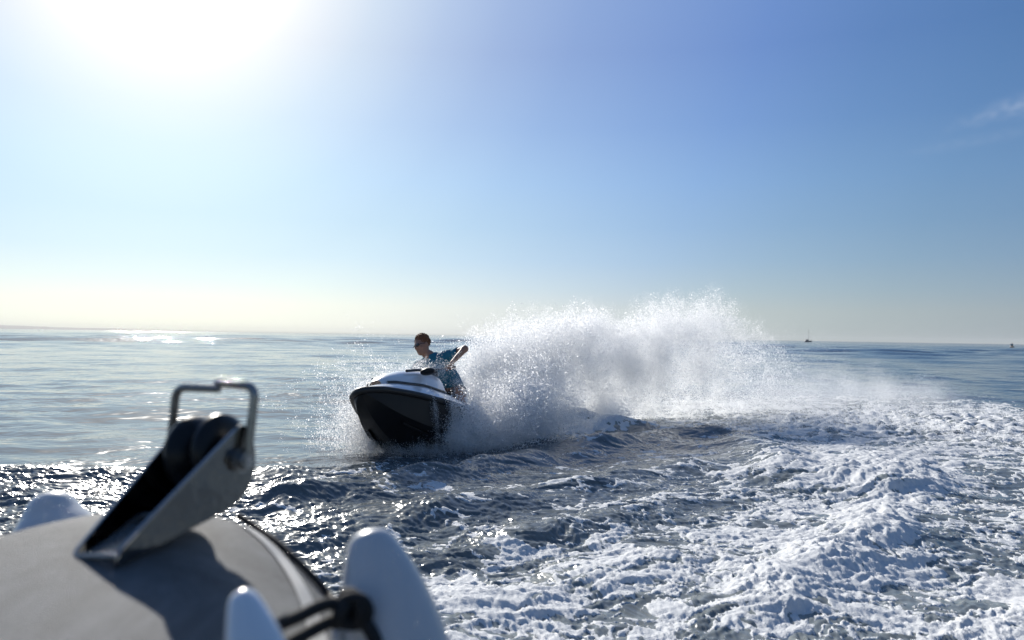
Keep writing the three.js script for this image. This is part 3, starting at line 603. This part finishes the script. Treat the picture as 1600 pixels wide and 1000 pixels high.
// ------------------------------------------------------------------ its rider, in the jet ski's own axes
{
  const t = thing('person', 'person in a teal t-shirt and sunglasses riding the near jet ski', 'person');
  const skin = std({ color: rgb(0.36, 0.19, 0.125), roughness: 0.55 });
  const teal = std({ color: rgb(0.012, 0.15, 0.235), roughness: 0.85 });
  const hairM = std({ color: rgb(0.19, 0.075, 0.03), roughness: 0.75 });
  const dark = std({ color: rgb(0.02, 0.024, 0.035), roughness: 0.8 });
  const lens = std({ color: rgb(0.01, 0.01, 0.012), roughness: 0.1, clearcoat: 1 });
  // joints
  const hip = V(0.08, 0.86, -0.55), belly = V(0.08, 1.0, -0.45), chest = V(0.03, 1.22, -0.3), neck = V(-0.01, 1.375, -0.2), headC = V(-0.065, 1.49, -0.12);
  const sL = V(0.2, 1.305, -0.25), sR = V(-0.19, 1.265, -0.24);
  const eL = V(0.5, 1.31, -0.14), wL = V(0.37, 1.13, 0.02), eR = V(-0.4, 1.12, -0.2), wR = V(-0.365, 1.1, -0.02);
  const kL = V(0.36, 0.8, -0.13), aL = V(0.36, 0.37, -0.25), kR = V(-0.26, 0.8, -0.13), aR = V(-0.32, 0.37, -0.25), hL = V(0.16, 0.85, -0.55), hR = V(-0.02, 0.85, -0.55);
  const limb = bones([[sL, eL, 0.056, 0.041], [eL, wL, 0.043, 0.027], [sR, eR, 0.056, 0.041], [eR, wR, 0.043, 0.027]], 0.02);
  const leg = bones([[hL, kL, 0.088, 0.06], [kL, aL, 0.058, 0.038], [hR, kR, 0.088, 0.06], [kR, aR, 0.058, 0.038], [aL, aL.clone().add(V(0.02, -0.035, 0.16)), 0.04, 0.026], [aR, aR.clone().add(V(-0.02, -0.035, 0.16)), 0.04, 0.026]], 0.03);
  const trunk = (x, y, z) => { let d = 1e3; for (const [a, b, ra, rb] of [[hip.clone().add(V(0.075, 0, 0)), belly.clone().add(V(0.06, 0, 0)), 0.105, 0.095], [hip.clone().add(V(-0.075, 0, 0)), belly.clone().add(V(-0.06, 0, 0)), 0.105, 0.095], [belly.clone().add(V(0.05, 0, 0)), chest.clone().add(V(0.09, 0.02, 0)), 0.1, 0.105], [belly.clone().add(V(-0.05, 0, 0)), chest.clone().add(V(-0.09, 0.02, 0)), 0.1, 0.105], [sL, sR, 0.062, 0.062], [chest, neck, 0.09, 0.056]]) d = smin(d, cone(x, y, z, a, b, ra, rb), 0.07); return d; };
  const body = netted((x, y, z) => { let d = smin(trunk(x, y, z) + 0.004, limb(x, y, z), 0.05); d = smin(d, leg(x, y, z), 0.05); return smin(d, cone(x, y, z, neck.clone().add(V(0, -0.05, -0.01)), headC.clone().add(V(0, -0.05, -0.012)), 0.056, 0.05), 0.03); }, V(-0.52, 0.25, -0.78), V(0.64, 1.58, 0.18), 0.012);
  // head turned towards the rider's right and down
  const turn = new THREE.Matrix4().makeRotationY(-0.5).multiply(new THREE.Matrix4().makeRotationX(0.12));
  const headField = (x, y, z) => {
    let d = ball(x, y, z, V(0, 0.035, -0.012), 0.078, 0.096, 0.098);
    d = smin(d, ball(x, y, z, V(0, -0.045, 0.02), 0.06, 0.076, 0.07), 0.05);
    d = smin(d, ball(x, y, z, V(0, -0.1, 0.052), 0.03, 0.022, 0.026), 0.03);        // chin
    d = smin(d, cone(x, y, z, V(0, 0.012, 0.083), V(0, -0.032, 0.106), 0.009, 0.0155), 0.014);   // nose
    d = smin(d, ball(x, y, z, V(0, 0.022, 0.078), 0.05, 0.012, 0.014), 0.018);      // brow
    for (const s of [-1, 1]) {
      d = smin(d, ball(x, y, z, V(s * 0.036, -0.022, 0.064), 0.022, 0.018, 0.018), 0.02);          // cheekbone
      d = smin(d, ball(x, y, z, V(s * 0.08, -0.005, -0.012), 0.01, 0.031, 0.019), 0.008);          // ear
      d = -smin(-d, ball(x, y, z, V(s * 0.031, 0.002, 0.089), 0.017, 0.011, 0.012), 0.012);        // eye socket
      d = smin(d, ball(x, y, z, V(s * 0.031, 0.001, 0.073), 0.0125, 0.0115, 0.0115), 0.003);       // eye
    }
    d = smin(d, ball(x, y, z, V(0, -0.062, 0.088), 0.024, 0.0065, 0.011), 0.006);
    d = smin(d, ball(x, y, z, V(0, -0.074, 0.086), 0.021, 0.007, 0.011), 0.006);
    return smin(d, cone(x, y, z, V(0, -0.05, -0.02), V(0, -0.16, -0.045), 0.052, 0.055), 0.03);
  };
  const headM = new THREE.Matrix4().makeTranslation(headC.x, headC.y, headC.z).multiply(turn);
  const head = netted(headField, V(-0.11, -0.15, -0.13), V(0.11, 0.15, 0.14), 0.004).applyMatrix4(headM);
  // hands closed round the grips: palm behind, fingers over the top and down in front, thumb below
  const hand = (s, w) => {
    const g = V(s * 0.345, 1.0655, 0.047), ax = V(Math.cos(s * 0.32), 0, -Math.sin(s * 0.32) * s * s).normalize(), b = [];
    const P = (along, back, up) => g.clone().addScaledVector(ax, along * s).add(V(0, up, -back));
    b.push([w, P(0, 0.03, 0.02), 0.027, 0.02]);
    for (const k of [-0.03, -0.01, 0.01, 0.028]) b.push([P(k * 0.8, 0.045, 0.024), P(k, 0.012, 0.03), 0.017, 0.013]);
    [[-0.032, 0.95], [-0.011, 1.05], [0.01, 1], [0.03, 0.85]].forEach(([k, q]) => { b.push([P(k, 0.012, 0.031), P(k, -0.018 * q, 0.028), 0.0105, 0.01], [P(k, -0.018 * q, 0.028), P(k, -0.033 * q, 0.0), 0.01, 0.009], [P(k, -0.033 * q, 0.0), P(k, -0.018 * q, -0.024), 0.009, 0.008]); });
    b.push([P(-0.038, 0.035, 0.008), P(-0.05, 0.018, -0.02), 0.014, 0.011], [P(-0.05, 0.018, -0.02), P(-0.042, -0.012, -0.031), 0.011, 0.009]);
    const lo = g.clone().min(w).subScalar(0.08), hi = g.clone().max(w).addScalar(0.08);
    return netted(bones(b, 0.006), lo, hi, 0.004);
  };
  part('body', join([body, head, hand(1, wL), hand(-1, wR)]), skin, t);
  // t-shirt: over trunk and upper arms, cut at neckline, sleeve ends and hem
  const wrinkle = (x, y, z) => 0.006 * n3(x * 9, y * 7, z * 9) + 0.003 * n3(x * 22, y * 16, z * 22);
  const upper = bones([[sL, sL.clone().lerp(eL, 0.62), 0.072, 0.066], [sR, sR.clone().lerp(eR, 0.62), 0.072, 0.066]], 0.02);
  part('t_shirt', netted((x, y, z) => {
    let d = smin(trunk(x, y, z) - 0.014, upper(x, y, z), 0.05) + wrinkle(x, y, z);
    d = Math.max(d, -(ball(x, y, z, neck.clone().add(V(0, 0.045, 0.02)), 0.085, 0.07, 0.09)));
    d = Math.max(d, 0.87 - y + 0.3 * (z + 0.55));
    for (const [a, b] of [[sL, eL], [sR, eR]]) { const n = b.clone().sub(a), L = n.length(); n.normalize(); d = Math.max(d, Math.min((x - a.x) * n.x + (y - a.y) * n.y + (z - a.z) * n.z - L * 0.66, 0.3 - Math.abs(x - 0.05) < 0 ? 1e3 : 1e3) > 0 && Math.hypot(x - b.x, y - b.y, z - b.z) < 0.16 ? 0.01 : -1e3); }
    return d;
  }, V(-0.5, 0.74, -0.78), V(0.64, 1.52, 0.14), 0.011), teal, t);
  part('shorts', netted((x, y, z) => {
    let d = bones([[hL, hL.clone().lerp(kL, 0.8), 0.108, 0.088], [hR, hR.clone().lerp(kR, 0.8), 0.108, 0.088], [hip, hip.clone().add(V(0, 0.06, 0.03)), 0.14, 0.13]], 0.05)(x, y, z) + wrinkle(x, y, z);
    return d;
  }, V(-0.5, 0.6, -0.78), V(0.6, 1.1, 0.16), 0.014), dark, t);
  // short curly hair
  part('hair', netted((x, y, z) => {
    let d = ball(x, y, z, V(0, 0.056, -0.024), 0.09, 0.104, 0.102);
    d = Math.max(d, -ball(x, y, z, V(0, -0.03, 0.085), 0.1, 0.105, 0.082));
    d = Math.max(d, -0.035 - y + 0.35 * Math.max(0, z));
    return d + 0.011 * n3(x * 34, y * 34, z * 34) + 0.006 * n3(x * 70, y * 70, z * 70);
  }, V(-0.13, -0.12, -0.16), V(0.13, 0.18, 0.1), 0.0055).applyMatrix4(headM), hairM, t);
  const gl = new THREE.Group(); gl.name = 'sunglasses'; t.add(gl); gl.applyMatrix4(headM);
  for (const s of [-1, 1]) {
    part('glass', new THREE.SphereGeometry(1, 20, 12).scale(0.031, 0.021, 0.009).rotateY(s * 0.35).translate(s * 0.034, 0.002, 0.092), lens, gl);
    part('temple', new THREE.BoxGeometry(0.004, 0.008, 0.1).translate(s * 0.079, 0.008, 0.035), lens, gl);
  }
  part('bridge', new THREE.CapsuleGeometry(0.004, 0.016, 4, 8).rotateZ(Math.PI / 2).translate(0, 0.006, 0.1), lens, gl);
  placeOnWater(t);
}

// ------------------------------------------------------------------ thrown water: clusters of small drops
const skiM = ski.matrixWorld; ski.updateMatrixWorld(true);
const onSki = (x, y, z) => V(x, y, z).applyMatrix4(skiM);
function cluster(count, radius, small, big, seed, stretch = 1, pow = 2.4) {
  const r = rng(seed), g = gaussOf(r), pos = [], idx = [];
  for (let i = 0; i < count; i++) {
    const c = V(g() * 0.5, g() * 0.5 * stretch, g() * 0.5).multiplyScalar(radius), s = small + (big - small) * Math.pow(r(), pow);
    const q = new THREE.Quaternion(r() - 0.5, r() - 0.5, r() - 0.5, r() - 0.5).normalize(), b = pos.length / 3;
    // a drop: a small open shell of two faces with a fold
    const e = 0.6 + 0.8 * r();
    for (const [x, y, z] of [[0, e, 0], [0, -e, 0], [0.8, 0, 0.6], [-0.8, 0, 0.6]]) { const v = V(x, y, z).multiplyScalar(s).applyQuaternion(q).add(c); pos.push(v.x, v.y, v.z); }
    idx.push(b, b + 1, b + 2, b + 1, b, b + 3);
  }
  const o = geoOf(pos, idx);
  o.computeVertexNormals();
  return o;
}
const drops = std({ color: rgb(0.965, 0.97, 0.975), roughness: 1, transmission: 0.68, thickness: 0, ior: 1.33, specularIntensity: 0.3 });
const fineMist = cluster(260, 0.2, 0.0012, 0.0036, 101), midDrops = cluster(90, 0.1, 0.002, 0.0065, 102), coarseDrops = cluster(34, 0.08, 0.003, 0.011, 103, 1, 3), streak = cluster(46, 0.05, 0.002, 0.0085, 104, 3.2, 2.6);
function scatter(name, geo, places, label) {
  const m = new THREE.InstancedMesh(geo, drops, places.length), q = new THREE.Quaternion(), o = new THREE.Object3D();
  places.forEach(([p, s, dir], i) => {
    o.position.copy(p); o.scale.setScalar(s);
    if (dir) o.quaternion.setFromUnitVectors(V(0, 1, 0), dir); else o.quaternion.set(hash(i, 1), hash(i, 2), hash(i, 3), hash(i, 4)).normalize();
    o.updateMatrix(); m.setMatrixAt(i, o.matrix);
  });
  m.name = name; m.castShadow = m.receiveShadow = true;
  scene.add(tag(m, label, 'spray', null, 'stuff'));
}
const hash = (i, k) => { const s = Math.sin(i * 12.9898 + k * 78.233) * 43758.5453; return (s - Math.floor(s)) * 2 - 1; };

// the big plume thrown up behind the jet ski: foot of the curtain on the water, and its height
const plumeFoot = new THREE.CatmullRomCurve3([V(-0.62, 0, -10.6), V(-0.1, 0, -11.3), V(1.0, 0, -12.2), V(2.2, 0, -13.0), V(3.5, 0, -13.8), V(4.6, 0, -14.4), V(6.2, 0, -15.2)]);
const plumeTop = table([[0, 0.7], [0.06, 1.15], [0.14, 1.38], [0.28, 1.55], [0.42, 1.6], [0.55, 1.75], [0.64, 1.86], [0.72, 1.74], [0.8, 1.42], [0.88, 1.0], [1, 0.5]]);
const plumeDense = table([[0, 1.0], [0.1, 1.3], [0.3, 1.15], [0.5, 0.8], [0.65, 0.55], [0.72, 0.38], [0.8, 0.2], [0.88, 0.09], [1, 0.04]]);
{
  const r = rng(301), g = gaussOf(r), fine = [], mid = [], coarse = [];
  const foot = plumeFoot.getSpacedPoints(400);
  const density = (s, h, p) => {
    const top = plumeTop(s) * (1 + 0.16 * n2(s * 9, 4) + 0.1 * n2(s * 26, 8)), u = h / top;
    if (u > 1.25) return 0;
    const clump = 0.5 + 0.5 * n3(p.x * 1.5, p.y * 1.7, p.z * 1.5) + 0.35 * n3(p.x * 4.2, p.y * 4.6, p.z * 4.2) + 0.18 * n3(p.x * 10, p.y * 10, p.z * 10);
    const body = (u < 0.75 ? 1 : smooth(1.25, 0.72, u)) * lerp(0.75, 1.1, Math.min(1, u * 1.4));
    return plumeDense(s) * body * Math.max(0, clump);
  };
  const make = (n, spread, list, size, bias) => {
    let tries = 0;
    while (list.length < n && tries++ < n * 60) {
      const s = r(), h = Math.pow(r(), 0.8) * 2.4, f = foot[Math.floor(s * 400)];
      // the curtain leans outward as it rises and is thicker at its foot
      const off = g() * spread * (0.3 + 0.35 * h) + 0.14 * h * h;
      const p = V(f.x + off * 0.35 + 0.1 * g() - 0.12 * h * smooth(0.2, 0, s), h, f.z - off * 0.95);
      if (r() * 1.6 < density(s, h, p) * bias(s, h)) list.push([p, size * (0.6 + 0.8 * r())]);
    }
  };
  make(5200, 0.5, fine, 1, () => 1);
  make(7200, 0.5, mid, 1, (s) => lerp(1.2, 0.35, s));
  make(8000, 0.6, coarse, 1, (s, h) => lerp(1.3, 0.25, s));
  // faint mist drifting to the right, low over the water
  for (let i = 0; i < 1700; i++) {
    const t = Math.pow(r(), 1.4), x = 4.3 + t * 5.4 + g() * 0.4, z = -14.2 - t * 4 + g() * 0.8, y = Math.abs(g()) * lerp(0.55, 0.16, t) + 0.03;
    fine.push([V(x, y, z), 1.15]);
  }
  scatter('spray_mist', fineMist, fine, 'fine white mist of the tall spray plume behind the jet ski');
  scatter('spray_drops', midDrops, mid, 'dense white drops in the tall spray plume behind the jet ski');
  scatter('large_drops', coarseDrops, coarse, 'large scattered drops along the edges of the tall spray plume');
}
// water off the hull: jets with a start, a speed and gravity, followed for a while
function jets(n, seed, start, speed, time, list, size, along = true) {
  const r = rng(seed), g = gaussOf(r);
  for (let i = 0; i < n; i++) {
    const t = Math.pow(r(), 0.8) * time, k = r(), p = start(k, g, r), v = speed(k, g, r);
    const q = p.clone().addScaledVector(v, t).add(V(0, -4.9 * t * t, 0));
    if (q.y < -0.02) continue;
    const d = v.clone().add(V(0, -9.8 * t, 0)).normalize();
    list.push([q, size * (0.5 + 0.9 * r()), along ? d : null]);
  }
}
{
  const list = [], loose = [], fine = [];
  const out = V(Math.cos(YAW), 0, -Math.sin(YAW)), fwd = V(Math.sin(YAW), 0, Math.cos(YAW));
  // port side (right in view): a curtain that falls along the hull and thickens aft
  const portStart = (k, g) => { const z = lerp(0.72, -1.5, k); const p = onSki(halfBeam(z) * 0.92 + 0.03, 0.2 + 0.1 * g(), z); p.y = Math.max(0.02, p.y * 0.6); return p; };
  jets(4400, 401, portStart, (k, g) => out.clone().multiplyScalar(lerp(0.35, 1.0, k) + 0.28 * g()).addScaledVector(fwd, -0.6 + 0.5 * g()).add(V(0, lerp(1.2, 2.3, k) + 0.7 * g(), 0)), 0.5, list, 1.15);
  jets(3000, 402, portStart, (k, g) => out.clone().multiplyScalar(lerp(0.55, 1.1, k) + 0.38 * g()).addScaledVector(fwd, -0.8 + 0.6 * g()).add(V(0, lerp(1.6, 3.4, k) + 0.9 * g(), 0)), 0.6, loose, 1, false);
  jets(1200, 403, (k, g, r) => { const p = portStart(0.35 + 0.65 * r(), g); p.y *= 0.5; return p; }, (k, g) => out.clone().multiplyScalar(0.7 + 0.5 * g()).addScaledVector(fwd, -0.6 + 0.4 * g()).add(V(0, 1.4 + 0.7 * g(), 0)), 0.4, fine, 0.6, false);
  // starboard side (left in view): a lighter fan at the stem
  const starStart = (k, g) => { const z = lerp(1.0, -0.4, k); const p = onSki(-halfBeam(z) * 0.8, 0.15, z); p.y = 0.04 + 0.05 * Math.abs(g()); return p; };
  jets(2500, 404, starStart, (k, g) => out.clone().multiplyScalar(-0.75 + 0.45 * g()).addScaledVector(fwd, 0.1 + 0.4 * g()).add(V(0, 1.9 + 0.9 * g(), 0)), 0.5, list, 0.85);
  jets(1900, 405, starStart, (k, g) => out.clone().multiplyScalar(-1.0 + 0.6 * g()).addScaledVector(fwd, 0.1 + 0.5 * g()).add(V(0, 2.2 + 1.1 * g(), 0)), 0.62, loose, 0.8, false);
  // along the entry of the bow
  jets(1500, 406, (k, g, r) => { const p = onSki(0.25 * g(), 0, lerp(0.9, 0.2, r())); p.y = 0.03; return p; }, (k, g) => fwd.clone().multiplyScalar(0.5 + 0.4 * g()).addScaledVector(out, 0.5 * g()).add(V(0, 0.9 + 0.5 * g(), 0)), 0.3, list, 0.7);
  // water that breaks over the hood and the handlebars
  jets(420, 407, (k, g, r) => onSki(0.4 * (r() * 2 - 1.5), 1.0 + 0.03 * g(), 0.35 + 0.2 * g()), (k, g) => fwd.clone().multiplyScalar(-0.5 + 0.3 * g()).add(V(0.2 * g(), 0.9 + 0.4 * g(), 0)), 0.2, list, 0.5);
  jets(260, 408, (k, g, r) => onSki(0.1 + 0.22 * g(), 1.02, 0.3 + 0.12 * g()), (k, g) => fwd.clone().multiplyScalar(-0.4 + 0.3 * g()).add(V(0.3 * g(), 0.8 + 0.5 * g(), 0)), 0.25, loose, 0.5, false);
  jets(420, 409, (k, g, r) => onSki(lerp(0.25, 0.5, r()), 0.82 + 0.05 * g(), lerp(0.1, -0.9, r())), (k, g) => out.clone().multiplyScalar(0.5 + 0.3 * g()).add(V(0, 1.1 + 0.5 * g(), 0)), 0.3, list, 0.6);
  // rivulets that run down the port side from the band
  for (let i = 0; i < 46; i++) {
    const z0 = lerp(0.95, -0.9, Math.pow(hash(i, 9) * 0.5 + 0.5, 0.8)), amount = 14 + 40 * (hash(i, 10) * 0.5 + 0.5);
    jets(amount, 420 + i, (k, g) => onSki(halfBeam(z0) + 0.035, gunwale(z0) - 0.03 + 0.02 * g(), z0 + 0.012 * g()), (k, g) => fwd.clone().multiplyScalar(-0.35 + 0.08 * g()).addScaledVector(out, 0.1 + 0.05 * g()).add(V(0, -0.25 + 0.1 * g(), 0)), 0.3, list, 0.75);
  }
  // the sheet that links the stern to the plume
  jets(1900, 410, (k, g) => onSki(0.35 + 0.3 * g(), 0.1, -1.2 + 0.25 * g()).setY(0.05), (k, g) => V(0.5 + 0.6 * g(), 2.7 + 0.8 * g(), -0.8 + 0.6 * g()), 0.55, loose, 1, false);
  scatter('splash_streaks', streak, list, 'white streaks of water bursting from the sides of the jet ski hull');
  scatter('splash_drops', coarseDrops, loose, 'loose bright drops flying off the jet ski hull and handlebars');
  scatter('splash_mist', fineMist, fine, 'soft white mist low along the side of the jet ski');
}
// drops tossed up from the breaking wake
{
  const list = [], r = rng(501), g = gaussOf(r);
  const lines = [[[775, 672], [825, 662], [880, 656], [930, 660], [970, 670]], [[1000, 640], [1150, 640], [1300, 650], [1450, 645], [1590, 650]], [[1180, 670], [1300, 665], [1420, 670], [1560, 690]], [[540, 768], [640, 750], [720, 738], [800, 725]], [[1260, 740], [1370, 735], [1440, 760]]];
  lines.forEach((line, n) => {
    const c = new THREE.CatmullRomCurve3(line.map(([x, y]) => ground(x, y)));
    for (let i = 0; i < [2600, 900, 700, 160, 150][n]; i++) {
      const p = c.getPoint(r()), q = p.clone().add(V(g() * 0.14, 0, g() * [0.2, 0.5, 0.6, 0.1, 0.2][n]));
      q.y = [0.12, 0.05, 0.06, 0.07, 0.1][n] + Math.abs(g()) * [0.15, 0.06, 0.06, 0.03, 0.03][n];
      list.push([q, (0.35 + 0.5 * r()) * [1, 1, 0.9, 0.5, 0.5][n]]);
    }
  });
  scatter('wake_drops', coarseDrops, list, 'small white drops tossed up along the breaking wake crests');
}

// ------------------------------------------------------------------ far boats
{
  const t = thing('sailing_boat', 'tiny sailing boat with bare mast on the horizon at right', 'sailing boat');
  const p = ground(1263, 534.6), D = 1050, dir = V(p.x, 0, p.z).normalize();
  t.position.set(dir.x * D, 0, dir.z * D); t.rotation.y = 0.35;
  const hullM = std({ color: rgb(0.16, 0.17, 0.18), roughness: 0.5 }), mastM = std({ color: rgb(0.3, 0.3, 0.3), roughness: 0.4 });
  const secs = []; for (let i = 0; i <= 12; i++) { const u = i / 12, x = lerp(-5.4, 5.4, u), w = 1.7 * Math.pow(Math.sin(Math.PI * lerp(0.16, 1, u)), 0.7) + 0.03, sh = 1.25 + 0.5 * u * u; secs.push([V(x, sh, -w), V(x, 0.3, -w * 0.8), V(x, -0.4, 0), V(x, 0.3, w * 0.8), V(x, sh, w), V(x, sh + 0.06, 0)]); }
  part('hull', loft(secs, true), hullM, t);
  part('cabin', new RoundedBoxGeometry(3.6, 1.5, 1.9, 3, 0.3).translate(-1.8, 2.0, 0), hullM, t);
  part('mast', new THREE.CylinderGeometry(0.11, 0.17, 14.5, 10).translate(0.4, 8.6, 0), mastM, t);
  part('boom', new THREE.CapsuleGeometry(0.22, 4.2, 6, 10).rotateZ(Math.PI / 2).translate(-1.9, 3.4, 0), mastM, t);
  part('forestay', tube([V(5.2, 1.8, 0), V(2.9, 8, 0), V(0.5, 15.4, 0)], 0.035, 8, 5), mastM, t);
}
{
  // a second jet ski far off to the right, with its rider
  const far = ski.clone(), p = ground(1581, 543.2), D = 294, d = V(p.x, 0, p.z).normalize();
  far.name = numbered('jet_ski'); scene.add(far);
  far.position.set(d.x * D, 0.02, d.z * D); far.rotation.set(-0.06, 2.75, 0);
  tag(far, 'far away jet ski, a dark speck near the right edge', 'jet ski');
  const rider = scene.children.find((o) => o.name === 'person').clone();
  rider.name = numbered('person'); scene.add(rider);
  rider.position.copy(far.position); rider.rotation.copy(far.rotation);
  tag(rider, 'person riding the far away jet ski near the right edge', 'person');
}
renderer.render(scene, camera);
